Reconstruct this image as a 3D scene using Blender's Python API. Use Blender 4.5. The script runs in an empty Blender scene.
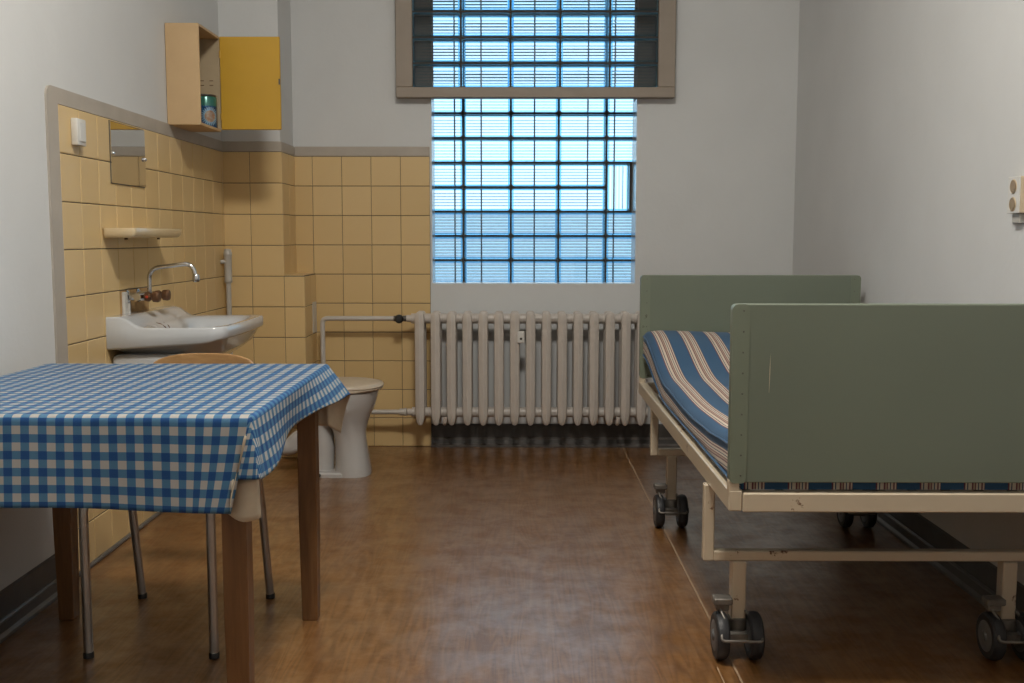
import bpy, bmesh, math, random
from mathutils import Vector, Matrix
random.seed(7)
S = bpy.context.scene
C = S.collection
PI = math.pi
R = math.radians

# ------------------------------------------------------------------ camera
CAM_F, CAM_YAW, CAM_PITCH, CAM_ROLL, CAM_H = 1051.13, -0.0033, 0.0990, 0.0007, 1.1055
cd = bpy.data.cameras.new('camera'); cam = bpy.data.objects.new('camera', cd); C.objects.link(cam)
cd.sensor_width = 36.0; cd.lens = CAM_F * 36.0 / 1024.0; cd.clip_start = 0.02; cd.clip_end = 200
fw = Vector((math.sin(CAM_YAW) * math.cos(CAM_PITCH), math.cos(CAM_YAW) * math.cos(CAM_PITCH), -math.sin(CAM_PITCH)))
rt = Vector((math.cos(CAM_YAW), -math.sin(CAM_YAW), 0)); up = rt.cross(fw)
rt, up = rt * math.cos(CAM_ROLL) + up * math.sin(CAM_ROLL), up * math.cos(CAM_ROLL) - rt * math.sin(CAM_ROLL)
M = Matrix((rt, up, -fw)).transposed().to_4x4(); M.translation = (0, 0, CAM_H)
cam.matrix_world = M
S.camera = cam

# ------------------------------------------------------------------ daylight, exposure
SKY = ((0.60, 0.84, 1.0), 1.75)
LAMP_STRENGTH, LAMP_COLOR = 104.0, (1.0, 0.95, 0.865)
w = bpy.data.worlds.new('world'); S.world = w; w.use_nodes = True
bg = w.node_tree.nodes['Background']
bg.inputs[0].default_value = (*SKY[0], 1); bg.inputs[1].default_value = SKY[1]
S.view_settings.view_transform = 'Standard'; S.view_settings.look = 'None'
S.view_settings.gamma = 1.0; S.view_settings.use_curve_mapping = False
S.view_settings.exposure = 0.0
S.cycles.use_denoising = True
S.cycles.max_bounces = 28; S.cycles.transmission_bounces = 24; S.cycles.diffuse_bounces = 5
S.cycles.glossy_bounces = 6; S.cycles.transparent_max_bounces = 16
S.cycles.caustics_refractive = True; S.cycles.caustics_reflective = False
S.cycles.blur_glossy = 0.5; S.cycles.sample_clamp_indirect = 2.5

# ------------------------------------------------------------------ materials
MATS = {}
class NT:
    def __init__(s, name):
        s.m = bpy.data.materials.new(name); s.m.use_nodes = True; s.t = s.m.node_tree
        s.b = s.t.nodes['Principled BSDF']; MATS[name] = s.m
    def n(s, typ, **kw):
        nd = s.t.nodes.new(typ)
        for k, v in kw.items():
            if k.startswith('i_'):
                nd.inputs[k[2:].replace('_', ' ')].default_value = v
            else: setattr(nd, k, v)
        return nd
    def l(s, a, b): s.t.links.new(a, b)
    def math(s, op, a, b=None, c=None):
        nd = s.n('ShaderNodeMath', operation=op)
        for i, x in enumerate((a, b, c)):
            if x is None: continue
            if isinstance(x, (int, float)): nd.inputs[i].default_value = x
            else: s.l(x, nd.inputs[i])
        return nd.outputs[0]
    def coord(s, kind='Object', scale=(1, 1, 1), loc=(0, 0, 0)):
        tc = s.n('ShaderNodeTexCoord'); mp = s.n('ShaderNodeMapping')
        mp.inputs['Scale'].default_value = scale; mp.inputs['Location'].default_value = loc
        s.l(tc.outputs[kind], mp.inputs['Vector']); return mp.outputs[0]
    def noise(s, vec, scale, detail=4, rough=.55, dist=0.0):
        nd = s.n('ShaderNodeTexNoise'); nd.inputs['Scale'].default_value = scale
        nd.inputs['Detail'].default_value = detail; nd.inputs['Roughness'].default_value = rough
        nd.inputs['Distortion'].default_value = dist
        s.l(vec, nd.inputs['Vector']); return nd.outputs['Fac']
    def ramp(s, fac, stops, interp='LINEAR'):
        r = s.n('ShaderNodeValToRGB'); cr = r.color_ramp; cr.interpolation = interp
        while len(cr.elements) < len(stops): cr.elements.new(0.5)
        for e, (p, c) in zip(cr.elements, stops):
            e.position = p; e.color = (*c, 1) if len(c) == 3 else c
        s.l(fac, r.inputs[0]); return r.outputs[0]
    def mix(s, fac, a, b, mode='MIX'):
        nd = s.n('ShaderNodeMix', data_type='RGBA', blend_type=mode)
        for sock, x in ((nd.inputs[0], fac), (nd.inputs[6], a), (nd.inputs[7], b)):
            if isinstance(x, (int, float)): sock.default_value = x
            elif isinstance(x, tuple): sock.default_value = (*x, 1)
            else: s.l(x, sock)
        return nd.outputs[2]
    def bump(s, h, strength=.2, dist=.002):
        b = s.n('ShaderNodeBump'); b.inputs['Strength'].default_value = strength; b.inputs['Distance'].default_value = dist
        s.l(h, b.inputs['Height']); s.l(b.outputs[0], s.b.inputs['Normal'])

def simple(name, col, rough=.5, metal=0.0, var=.08, nscale=12, bump=0.0, bscale=80, bdist=.001, spec=.5, coat=0.0):
    t = NT(name); v = t.coord()
    lo = tuple(c * (1 - var) for c in col); hi = tuple(min(1, c * (1 + var)) for c in col)
    t.l(t.ramp(t.noise(v, nscale), [(.3, lo), (.7, hi)]), t.b.inputs['Base Color'])
    t.b.inputs['Roughness'].default_value = rough; t.b.inputs['Metallic'].default_value = metal
    t.b.inputs['Specular IOR Level'].default_value = spec; t.b.inputs['Coat Weight'].default_value = coat
    t.b.inputs['Coat Roughness'].default_value = .12
    if bump: t.bump(t.noise(v, bscale, 3), bump, bdist)
    return t.m

simple('wall_paint', (.592, .604, .606), .75, var=.03, nscale=2.5, bump=.35, bscale=45, bdist=.002)
simple('ceiling_paint', (.62, .60, .57), .8, var=.02)
simple('band_paint', (.39, .35, .30), .5, var=.06, nscale=9, bump=.2, bscale=60)
simple('plaster_shaded', (.045, .041, .037), .9, var=.15, nscale=20, bump=.4)  # darkened to paint in the shade behind the glass blocks
simple('grout', (.10, .085, .065), .9, var=.2, nscale=30)
simple('mortar', (.055, .048, .042), .9, var=.25, nscale=40, bump=.4)
simple('baseboard_dark', (.045, .040, .036), .38, var=.25, nscale=14)
simple('baseboard_strip', (.10, .092, .085), .35, var=.2, nscale=20)
simple('frame_paint', (.26, .215, .17), .5, var=.07, nscale=8, bump=.15)
simple('radiator_paint', (.53, .485, .44), .38, var=.05, nscale=10, bump=.12, bscale=70)
simple('pipe_paint', (.50, .47, .43), .4, var=.06)
simple('black_plastic', (.012, .012, .012), .4)
simple('rubber', (.018, .018, .020), .55, var=.2, nscale=30)
simple('wheel_hub', (.15, .15, .15), .45, .3, var=.2, nscale=30)
simple('dark_metal', (.10, .092, .082), .45, .6, var=.3, nscale=25)
simple('chrome', (.62, .62, .62), .16, 1.0, var=.05)
simple('steel_tube', (.46, .43, .40), .34, .95, var=.12, nscale=14)
simple('ceramic', (.49, .51, .53), .10, var=.03, nscale=5, coat=.4)
simple('toilet_ceramic', (.47, .46, .45), .12, var=.04, nscale=5, coat=.4)
simple('toilet_lid', (.55, .47, .37), .35, var=.05)
simple('shelf_ceramic', (.64, .52, .33), .16, var=.05, coat=.3)
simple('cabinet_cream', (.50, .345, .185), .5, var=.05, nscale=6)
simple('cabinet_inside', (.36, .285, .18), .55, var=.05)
simple('door_yellow', (.50, .29, .022), .45, var=.05, nscale=4)
simple('white_plastic', (.60, .59, .56), .4, var=.02)
simple('beige_plastic', (.56, .45, .31), .45, var=.03)
simple('grey_plastic', (.42, .40, .36), .45, var=.06)
simple('rusty_tap', (.13, .062, .028), .5, .5, var=.4, nscale=40, bump=.4)
simple('red_dot', (.45, .05, .02), .5)
simple('patch_brown', (.42, .25, .10), .8, var=.15, nscale=20, bump=.5)
simple('plaster_white', (.50, .48, .44), .9, var=.12, nscale=50, bump=.6)
simple('cream_felt', (.50, .425, .32), .9, var=.06, nscale=30)
simple('stain_brown', (.11, .05, .02), .7, var=.3, nscale=40)
simple('seam_paint', (.36, .25, .16), .5)
simple('ground_asphalt', (.22, .22, .22), .9)
simple('bar_metal', (.22, .27, .32), .5)
simple('block_coat', (.36, .43, .46), .5)
simple('reveal_gloss', (.62, .62, .62), .18)
simple('caster_metal', (.17, .155, .135), .45, .5, var=.3, nscale=25)
simple('socket_brown', (.27, .20, .125), .5)
simple('backdrop_pale', (.50, .60, .70), .9)
simple('door_paint', (.45, .44, .42), .5)

def tile_mat():
    t = NT('tile_glaze'); v = t.coord()
    oi = t.n('ShaderNodeObjectInfo')
    base = t.ramp(oi.outputs['Random'], [(0, (.610, .435, .205)), (.5, (.640, .462, .222)), (1, (.660, .482, .238))])
    dirt = t.noise(v, 9, 5)
    t.l(t.mix(t.math('MULTIPLY', dirt, .22), base, (.50, .36, .18)), t.b.inputs['Base Color'])
    t.b.inputs['Roughness'].default_value = .285
    t.bump(t.noise(v, 14, 2), .06, .002)
tile_mat()

def wood_mat(name, c0, c1, scale=(40, 40, 3), rough=.45):
    t = NT(name); v = t.coord(scale=scale)
    a = t.noise(v, 1.0, 6, .6, .6); b = t.noise(v, 4.0, 3)
    f = t.math('ADD', t.math('MULTIPLY', a, .7), t.math('MULTIPLY', b, .3))
    t.l(t.ramp(f, [(.35, c0), (.65, c1)]), t.b.inputs['Base Color'])
    t.b.inputs['Roughness'].default_value = rough
    t.bump(f, .12, .001)
wood_mat('leg_wood', (.115, .050, .016), (.200, .095, .034))
wood_mat('chair_wood', (.28, .15, .055), (.40, .225, .09), scale=(6, 40, 40))

def floor_mat():
    t = NT('lino_wood')
    tc = t.n('ShaderNodeTexCoord'); sx = t.n('ShaderNodeSeparateXYZ'); t.l(tc.outputs['Object'], sx.inputs[0])
    strip = t.math('FLOOR', t.math('MULTIPLY', sx.outputs['X'], 1 / .14))
    wn = t.n('ShaderNodeTexWhiteNoise', noise_dimensions='1D'); t.l(strip, wn.inputs['W'])
    # grain figure : distorted rings, stretched along the length of the room, shifted strip by strip
    cb = t.n('ShaderNodeCombineXYZ')
    t.l(t.math('MULTIPLY', sx.outputs['X'], 24.0), cb.inputs[0])
    t.l(t.math('ADD', t.math('MULTIPLY', sx.outputs['Y'], 2.2), t.math('MULTIPLY', wn.outputs['Value'], 37.0)), cb.inputs[1])
    t.l(t.math('MULTIPLY', wn.outputs['Value'], 11.0), cb.inputs[2])
    big = t.noise(cb.outputs[0], .55, 2, .5, .3)
    rings = t.math('FRACT', t.math('MULTIPLY', big, 10.0))
    rings = t.math('ABSOLUTE', t.math('SUBTRACT', t.math('MULTIPLY', rings, 2.0), 1.0))
    fine = t.noise(t.coord(scale=(260, 9, 1)), 1.0, 3)
    f = t.math('ADD', t.math('MULTIPLY', rings, .42), t.math('MULTIPLY', fine, .58))
    col = t.ramp(f, [(.2, (.112, .047, .013)), (.5, (.178, .082, .026)), (.8, (.238, .118, .043))])
    tint = t.ramp(wn.outputs['Value'], [(0, (.90, .88, .86)), (1, (1.05, 1.05, 1.05))])
    col = t.mix(1.0, col, tint, 'MULTIPLY')
    wear = t.noise(t.coord(), 2.6, 3, .5)
    t.l(col, t.b.inputs['Base Color'])
    t.l(t.ramp(wear, [(.3, (.282,) * 3), (.7, (.31,) * 3)]), t.b.inputs['Roughness'])
    t.b.inputs['Specular IOR Level'].default_value = .6
    scuff = t.noise(t.coord(), 7.0, 6, .7)
    t.l(t.ramp(scuff, [(.38, (.15,) * 3), (.62, (1.0,) * 3)]), t.b.inputs['Coat Weight'])
    t.b.inputs['Coat Roughness'].default_value = .29; t.b.inputs['Coat IOR'].default_value = 1.62
    sc = t.noise(t.coord(scale=(30, 6, 1)), 3.0, 5, .7, 1.2)
    t.bump(sc, .05, .0006)
floor_mat()

def gingham():
    t = NT('gingham')
    uv = t.n('ShaderNodeUVMap'); uv.uv_map = 'cloth'; sx = t.n('ShaderNodeSeparateXYZ'); t.l(uv.outputs[0], sx.inputs[0])
    def band(o, P):
        fr = t.math('FRACT', t.math('MULTIPLY', o, 1 / P))
        return t.math('GREATER_THAN', fr, .5)
    s = t.math('MULTIPLY', t.math('ADD', band(sx.outputs['X'], .0358), band(sx.outputs['Y'], .0345)), .5)
    col = t.ramp(s, [(0, (.365, .35, .33)), (.34, (.055, .150, .260)), (.75, (.001, .050, .185))], 'CONSTANT')
    mp = t.n('ShaderNodeMapping'); mp.inputs['Scale'].default_value = (420, 420, 1); t.l(uv.outputs[0], mp.inputs[0])
    wv = t.noise(mp.outputs[0], 1.0, 2)
    col = t.mix(t.math('MULTIPLY', wv, .10), col, (.20, .22, .24))
    t.l(col, t.b.inputs['Base Color']); t.b.inputs['Roughness'].default_value = .5; t.b.inputs['Specular IOR Level'].default_value = .22
    t.bump(wv, .08, .0004)
gingham()

def ticking():
    t = NT('striped_ticking')
    uv = t.n('ShaderNodeUVMap'); uv.uv_map = 'cloth'; sx = t.n('ShaderNodeSeparateXYZ'); t.l(uv.outputs[0], sx.inputs[0])
    fr = t.math('FRACT', t.math('MULTIPLY', sx.outputs['X'], 1 / .1045))
    B, N, Mr, K, T = (.012, .062, .138), (.012, .03, .07), (.13, .022, .028), (.56, .47, .36), (.36, .25, .17)
    st = [(0, B), (.52, Mr), (.555, K), (.595, N), (.625, K), (.70, Mr), (.735, T), (.775, Mr), (.80, K), (.84, N), (.865, K), (.915, Mr), (.95, K), (.985, Mr)]
    col = t.ramp(fr, st, 'CONSTANT')
    mp = t.n('ShaderNodeMapping'); mp.inputs['Scale'].default_value = (500, 500, 1); t.l(uv.outputs[0], mp.inputs[0])
    wv = t.noise(mp.outputs[0], 1.0, 2)
    t.l(t.mix(t.math('MULTIPLY', wv, .2), col, (.05, .10, .16)), t.b.inputs['Base Color'])
    t.b.inputs['Roughness'].default_value = .85
    t.b.inputs['Sheen Weight'].default_value = .1
    t.bump(wv, .2, .0006)
ticking()

def worn_paint(name, col, rust=(.10, .035, .010), thr=.66, rough=.4, scale=9):
    t = NT(name); v = t.coord()
    a = t.noise(v, scale, 8, .7); b = t.noise(v, 2.0, 2)
    m = t.ramp(t.math('ADD', t.math('MULTIPLY', a, .75), t.math('MULTIPLY', b, .25)), [(thr, (0,) * 3), (thr + .025, (1,) * 3)])
    base = t.ramp(b, [(.3, tuple(c * .93 for c in col)), (.7, tuple(c * 1.05 for c in col))])
    t.l(t.mix(m, base, rust), t.b.inputs['Base Color'])
    t.b.inputs['Roughness'].default_value = rough
    t.bump(t.noise(v, 60, 3), .08, .001)
worn_paint('bed_cream', (.50, .42, .31), thr=.60, scale=14, rough=.30)
worn_paint('bed_green', (.128, .150, .112), rust=(.05, .03, .015), thr=.70, scale=20)
worn_paint('bed_green_edge', (.145, .168, .122), rust=(.045, .028, .014), thr=.60, scale=30)

def glass_mat(name, tint):
    m = bpy.data.materials.new(name); m.use_nodes = True; nt = m.node_tree
    nt.nodes.remove(nt.nodes['Principled BSDF'])
    g = nt.nodes.new('ShaderNodeBsdfGlass'); g.inputs['Color'].default_value = (*tint, 1)
    g.inputs['IOR'].default_value = 1.45; g.inputs['Roughness'].default_value = .0
    nt.links.new(g.outputs[0], nt.nodes['Material Output'].inputs[0]); MATS[name] = m
glass_mat('block_glass', (.985, .993, .998))
glass_mat('block_glass_blued', (.68, .87, .97))   # rim and ribs: blue put into the tint for the darker refracted view

t = NT('mirror_glass'); t.b.inputs['Base Color'].default_value = (.72, .72, .70, 1); t.b.inputs['Metallic'].default_value = 1
vv = t.noise(t.coord(), 30, 3); t.l(t.ramp(vv, [(.3, (.01,) * 3), (.8, (.05,) * 3)]), t.b.inputs['Roughness'])

t = NT('lamp_opal')
t.b.inputs['Base Color'].default_value = (.8, .8, .78, 1)
t.b.inputs['Emission Color'].default_value = (*LAMP_COLOR, 1); t.b.inputs['Emission Strength'].default_value = LAMP_STRENGTH

def can_mat():   # printed tin : navy ground, pale sunburst round a tan disc, sea-green band at the top
    t = NT('tin_print')
    uv = t.n('ShaderNodeUVMap'); uv.uv_map = 'cloth'; sx = t.n('ShaderNodeSeparateXYZ'); t.l(uv.outputs[0], sx.inputs[0])
    dx = t.math('SUBTRACT', sx.outputs['X'], .5); dy = t.math('SUBTRACT', sx.outputs['Y'], .36)
    ax = t.math('MULTIPLY', dx, 1.0)
    rr = t.math('SQRT', t.math('ADD', t.math('MULTIPLY', ax, ax), t.math('MULTIPLY', dy, dy)))
    ang = t.math('ARCTAN2', dy, ax)
    ray = t.math('ABSOLUTE', t.math('SINE', t.math('MULTIPLY', ang, 12.0)))
    lim = t.math('ADD', .19, t.math('MULTIPLY', ray, .12))
    burst = t.math('LESS_THAN', rr, lim); disc = t.math('LESS_THAN', rr, .19)
    nz = t.noise(uv.outputs[0], 9, 4)
    base = t.ramp(nz, [(.40, (.006, .02, .09)), (.58, (.01, .10, .22)), (.66, (.25, .09, .03))])
    col = t.mix(burst, base, (.22, .36, .48))
    col = t.mix(disc, col, t.ramp(nz, [(.4, (.30, .16, .09)), (.6, (.34, .30, .25))]))
    top = t.math('GREATER_THAN', sx.outputs['Y'], .70)
    col = t.mix(top, col, (.035, .15, .12))
    t.l(col, t.b.inputs['Base Color']); t.b.inputs['Roughness'].default_value = .22; t.b.inputs['Metallic'].default_value = .3
can_mat()

# ------------------------------------------------------------------ mesh helpers
class MB:
    def __init__(s): s.v = []; s.f = []; s.mi = []; s.uv = None
    def add(s, vs, fs, mi=0):
        o = len(s.v); s.v += [tuple(p) for p in vs]
        s.f += [tuple(i + o for i in f) for f in fs]; s.mi += [mi] * len(fs); return s
    def box(s, x0, x1, y0, y1, z0, z1, mi=0):
        vs = [(x, y, z) for z in (z0, z1) for y in (y0, y1) for x in (x0, x1)]
        return s.add(vs, [(0, 2, 3, 1), (4, 5, 7, 6), (0, 1, 5, 4), (2, 6, 7, 3), (0, 4, 6, 2), (1, 3, 7, 5)], mi)
    def loft(s, loops, caps=True, closed=False, mi=0):
        n = len(loops[0]); vs = [p for L in loops for p in L]; fs = []
        m = len(loops)
        for k in range(m if closed else m - 1):
            a, b = k * n, ((k + 1) % m) * n
            for i in range(n):
                j = (i + 1) % n; fs.append((a + i, a + j, b + j, b + i))
        if caps and not closed:
            fs.append(tuple(range(n - 1, -1, -1))); fs.append(tuple(range((m - 1) * n, m * n)))
        return s.add(vs, fs, mi)
    def tube(s, pts, r, seg=12, caps=True, mi=0, closed=False):
        pts = [Vector(p) for p in pts]; n = len(pts); rs = r if isinstance(r, (list, tuple)) else [r] * n
        T = []
        for i in range(n):
            if closed: d = pts[(i + 1) % n] - pts[i - 1]
            else: d = pts[min(i + 1, n - 1)] - pts[max(i - 1, 0)]
            T.append(d.normalized())
        ref = Vector((0, 0, 1)) if abs(T[0].z) < .9 else Vector((1, 0, 0))
        N = (ref - T[0] * ref.dot(T[0])).normalized(); loops = []
        for i in range(n):
            N = (N - T[i] * N.dot(T[i])).normalized(); B = T[i].cross(N)
            loops.append([pts[i] + (N * math.cos(2 * PI * k / seg) + B * math.sin(2 * PI * k / seg)) * rs[i] for k in range(seg)])
        return s.loft(loops, caps, closed, mi)
    def lathe(s, prof, origin=(0, 0, 0), axis='Z', seg=32, mi=0):
        # prof: (radius, along)
        o = Vector(origin); loops = []
        for r, a in prof:
            L = []
            for k in range(seg):
                c, q = math.cos(2 * PI * k / seg) * r, math.sin(2 * PI * k / seg) * r
                L.append(o + (Vector((c, q, a)) if axis == 'Z' else Vector((a, c, q)) if axis == 'X' else Vector((q, a, c))))
            loops.append(L)
        return s.loft(loops, True, False, mi)
    def mesh(s, name, mats, smooth=None, bevel=0.0, bseg=1):
        me = bpy.data.meshes.new(name); me.from_pydata(s.v, [], s.f)
        for m in ([mats] if isinstance(mats, str) else mats): me.materials.append(MATS[m])
        me.polygons.foreach_set('material_index', s.mi)
        if s.uv is not None:
            ul = me.uv_layers.new(name='cloth')
            for lp in me.loops: ul.data[lp.index].uv = s.uv[lp.vertex_index]
        bm = bmesh.new(); bm.from_mesh(me)
        bmesh.ops.recalc_face_normals(bm, faces=bm.faces)
        if bevel: bmesh.ops.bevel(bm, geom=list(bm.edges), offset=bevel, segments=bseg, profile=.5, affect='EDGES', clamp_overlap=True)
        bm.to_mesh(me); bm.free()
        if smooth is not None:
            me.shade_smooth(); me.set_sharp_from_angle(angle=R(smooth))
        me.update(); return me
    def build(s, name, mats, parent=None, world=True, **kw):
        return link(name, s.mesh(name, mats, **kw), parent, world)

def link(name, me, parent=None, world=True, loc=(0, 0, 0)):
    o = bpy.data.objects.new(name, me); C.objects.link(o); o.location = loc
    if parent is not None:
        o.parent = parent
        if world:
            off = Vector((0, 0, 0)); p = parent
            while p is not None: off += p.location; p = p.parent
            o.location = Vector(loc) - off
    return o
def tag(o, label, cat, group=None):
    o['label'] = label; o['category'] = cat
    if group: o['group'] = group
    return o
def thing(name, label, cat, loc=(0, 0, 0), rotz=0, group=None):
    o = bpy.data.objects.new(name, None); C.objects.link(o); o.location = loc; o.rotation_euler = (0, 0, rotz)
    o.empty_display_size = .1
    return tag(o, label, cat, group)
def struct(o, label=None, cat=None):
    o['kind'] = 'structure'
    if label: o['label'] = label
    if cat: o['category'] = cat
    return o
def fillet(pts, r, n=6):
    pts = [Vector(p) for p in pts]; out = [pts[0]]
    for i in range(1, len(pts) - 1):
        a, b, c = pts[i - 1], pts[i], pts[i + 1]
        u, v = (a - b).normalized(), (c - b).normalized(); ang = u.angle(v)
        if ang > PI - .02: out.append(b); continue
        d = min(r / math.tan(ang / 2), (a - b).length * .49, (c - b).length * .49)
        p0, p1 = b + u * d, b + v * d
        for k in range(n + 1):
            t = k / n; out.append(p0 * (1 - t) ** 2 + b * 2 * t * (1 - t) + p1 * t * t)
    out.append(pts[-1]); return out
def sstep(a, b, x):
    t = max(0.0, min(1.0, (x - a) / (b - a))); return t * t * (3 - 2 * t)
def lerp(a, b, t): return a + (b - a) * t
def rrect(x0, x1, y0, y1, r, n=5):
    out = []
    for cx, cy, a0 in ((x1 - r, y0 + r, -90), (x1 - r, y1 - r, 0), (x0 + r, y1 - r, 90), (x0 + r, y0 + r, 180)):
        for k in range(n + 1):
            a = R(a0 + 90 * k / n); out.append((cx + r * math.cos(a), cy + r * math.sin(a)))
    return out

# ------------------------------------------------------------------ the room
XL, XR, D, DP = -1.4380, 1.4466, 5.5030, 5.2025
YF, ZC, T = -0.45, 3.34, .152
XC = -1.150            # right edge of the pipe chase
XB, ZB = -1.050, .912   # low box in front of the back wall
floor = struct(MB().box(XL - .2, XR + .2, YF - .2, D + .3, -.08, 0).build('floor', 'lino_wood'), 'brown wood-grain linoleum floor with pale seams', 'floor')
def seam(x0, x1, y0, y1): MB().box(x0, x1, y0, y1, -.001, .0006).build('seam', 'seam_paint', floor)
seam(.5640, .5690, 1.0, D - .02); seam(.57, XR, 4.733, 4.737); seam(.520, .523, 1.0, 2.62)
struct(MB().box(XL - .2, XR + .2, YF - .2, D + .3, ZC, ZC + .1).build('ceiling', 'ceiling_paint'), 'off-white painted ceiling', 'ceiling')
wl = struct(MB().box(XL - .15, XL, YF - .15, D + .2, 0, ZC).build('wall_left', 'wall_paint'), 'off-white left wall with a yellow tiled splashback', 'wall')
wr = struct(MB().box(XR, XR + .15, YF - .15, D + .2, 0, ZC).build('wall_right', 'wall_paint'), 'plain off-white wall beside the bed', 'wall')
wf = struct(MB().box(XL, XR, YF - .15, YF, 0, ZC).build('wall_front', 'wall_paint'), 'off-white wall behind the viewer', 'wall')
d1 = struct(MB().box(-.45, .45, YF, YF + .04, .01, 2.02).build('door_1', 'door_paint', bevel=.004), 'grey painted door in the wall behind the viewer', 'door')
MB().box(-.53, -.46, YF, YF + .05, 0, 2.10).box(.46, .53, YF, YF + .05, 0, 2.10).box(-.46, .46, YF, YF + .05, 2.03, 2.10).build('door_frame', 'frame_paint', d1)
MB().tube(fillet([(-.39, YF + .03, 1.05), (-.39, YF + .09, 1.05), (-.28, YF + .09, 1.05)], .02), .009).build('door_handle', 'steel_tube', d1, smooth=40)

# back wall: inner leaf with a wide opening for the upper panel, outer leaf with the window opening
OX0, OX1, OZ0 = -.437, .627, .862         # window opening
UX0, UX1, UZ0, UZ1 = -.545, .745, 1.835, 2.66   # upper panel niche
YN, YO = 5.545, 5.70                       # niche back, outer face of the wall
wb = MB()
wb.box(XL, OX0, D, YN, 0, UZ0).box(OX1, XR, D, YN, 0, UZ0).box(OX0, OX1, D, YN, 0, OZ0)
wb.box(XL, UX0, D, YN, UZ0, ZC).box(UX1, XR, D, YN, UZ0, ZC).box(UX0, UX1, D, YN, UZ1, ZC)
for q0, q1, r0, r1 in ((XL, OX0, 0, UZ0), (OX1, XR, 0, UZ0), (OX0, OX1, 0, OZ0)): wb.box(q0, q1, YN, YO, r0, r1)
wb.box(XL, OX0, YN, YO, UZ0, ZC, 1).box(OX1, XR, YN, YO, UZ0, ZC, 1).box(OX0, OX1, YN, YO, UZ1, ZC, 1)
wb = struct(wb.build('wall_back', ['wall_paint', 'plaster_shaded']), 'off-white end wall with a glass block window', 'wall')
chase = struct(MB().box(XL, XC, DP, D, 0, ZC).box(XC, XB, DP, D, 0, ZB).build('wall_chase', 'wall_paint'), 'boxed pipe chase in the corner, tiled below', 'wall')

# ---- tiles
GH, GV, TT = .0032, .0022, .007
tile_cache = {}
def tile(parent, center, wdt, hgt, normal):
    key = (round(wdt, 4), round(hgt, 4), normal)
    if key not in tile_cache:
        a, b = wdt / 2 - GV / 2, hgt / 2 - GH / 2
        m = MB()
        ins = .0022
        if normal == 'x':
            m.add([(0, -a, -b), (0, a, -b), (0, a, b), (0, -a, b)] + [(TT - .0015, -a, -b), (TT - .0015, a, -b), (TT - .0015, a, b), (TT - .0015, -a, b)] +
                  [(TT, -a + ins, -b + ins), (TT, a - ins, -b + ins), (TT, a - ins, b - ins), (TT, -a + ins, b - ins)],
                  [(0, 1, 5, 4), (1, 2, 6, 5), (2, 3, 7, 6), (3, 0, 4, 7), (4, 5, 9, 8), (5, 6, 10, 9), (6, 7, 11, 10), (7, 4, 8, 11), (8, 9, 10, 11), (3, 2, 1, 0)])
        else:
            m.add([(-a, 0, -b), (a, 0, -b), (a, 0, b), (-a, 0, b)] + [(-a, -TT + .0015, -b), (a, -TT + .0015, -b), (a, -TT + .0015, b), (-a, -TT + .0015, b)] +
                  [(-a + ins, -TT, -b + ins), (a - ins, -TT, -b + ins), (a - ins, -TT, b - ins), (-a + ins, -TT, b - ins)],
                  [(0, 1, 5, 4), (1, 2, 6, 5), (2, 3, 7, 6), (3, 0, 4, 7), (4, 5, 9, 8), (5, 6, 10, 9), (6, 7, 11, 10), (7, 4, 8, 11), (8, 9, 10, 11), (3, 2, 1, 0)])
        tile_cache[key] = m.mesh('tile', 'tile_glaze')
    o = link('tile', tile_cache[key], parent, False, center)
    j = .0007
    if normal == 'x': o.rotation_euler = (0, random.uniform(-.002, .002), random.uniform(-.002, .002))
    else: o.rotation_euler = (random.uniform(-.002, .002), 0, random.uniform(-.002, .002))
    return o
rows = [(k * T, (k + 1) * T) for k in range(10)]
ZT = 10 * T
YT0 = 3.338                         # where the tiling on the left wall begins
cols_l = []
y = DP - .001
edges = [YT0] + [3.4908 + .152 * k for k in range(0, 12)] + [DP - .001]
edges = [e for i, e in enumerate(edges) if i == 0 or e - edges[i - 1] > .02]
PATCH = (3.83, 4.06, .79, .913)     # tiles knocked out behind the tap
for y0, y1 in zip(edges, edges[1:]):
    for z0, z1 in rows:
        if y0 > 3.75 and y1 < 4.14 and abs(z0 - 5 * T) < .01: continue
        tile(wl, (XL, (y0 + y1) / 2, (z0 + z1) / 2), y1 - y0, z1 - z0, 'x')
for x0, x1 in ((XL, XC - T), (XC - T, XC + .0065)):
    for z0, z1 in rows: tile(chase, ((x0 + x1) / 2, DP, (z0 + z1) / 2), x1 - x0, z1 - z0, 'y')
for z0, z1 in rows[:6]: tile(chase, ((XC + XB + .013) / 2, DP, (z0 + z1) / 2), XB - XC, z1 - z0, 'y')
for k, (z0, z1) in enumerate(rows):
    xx = XB if k < 6 else XC
    for y0, y1 in ((DP, DP + .15), (DP + .15, D)): tile(chase, (xx, (y0 + y1) / 2, (z0 + z1) / 2), y1 - y0, z1 - z0, 'x')
o = tile(chase, ((XC + XB) / 2, DP + .15, ZB), XB - XC, .30, 'y'); o.rotation_euler = (-PI / 2, 0, 0)
bx = [XC, -1.0526, -.9006, -.7486, -.5966, -.4446]
for k, (z0, z1) in enumerate(rows):
    for x0, x1 in zip(bx, bx[1:]):
        if k < 6 and x1 < XB + .01: continue
        if k < 6 and x0 < XB: x0 = XB
        tile(wb, ((x0 + x1) / 2, D, (z0 + z1) / 2), x1 - x0, z1 - z0, 'y')
# grout bed behind the tiles
MB().box(XL - .001, XL + .0045, YT0, DP, 0, ZT).build('grout', 'grout', wl)
MB().box(XL, XC + .0045, DP - .0045, D, 0, ZT).box(XC, XB + .0045, DP - .0045, D, 0, ZB + .003).build('grout', 'grout', chase)
MB().box(XC, -.4446, D - .0045, D + .001, 0, ZT).build('grout', 'grout', wb)
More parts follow.
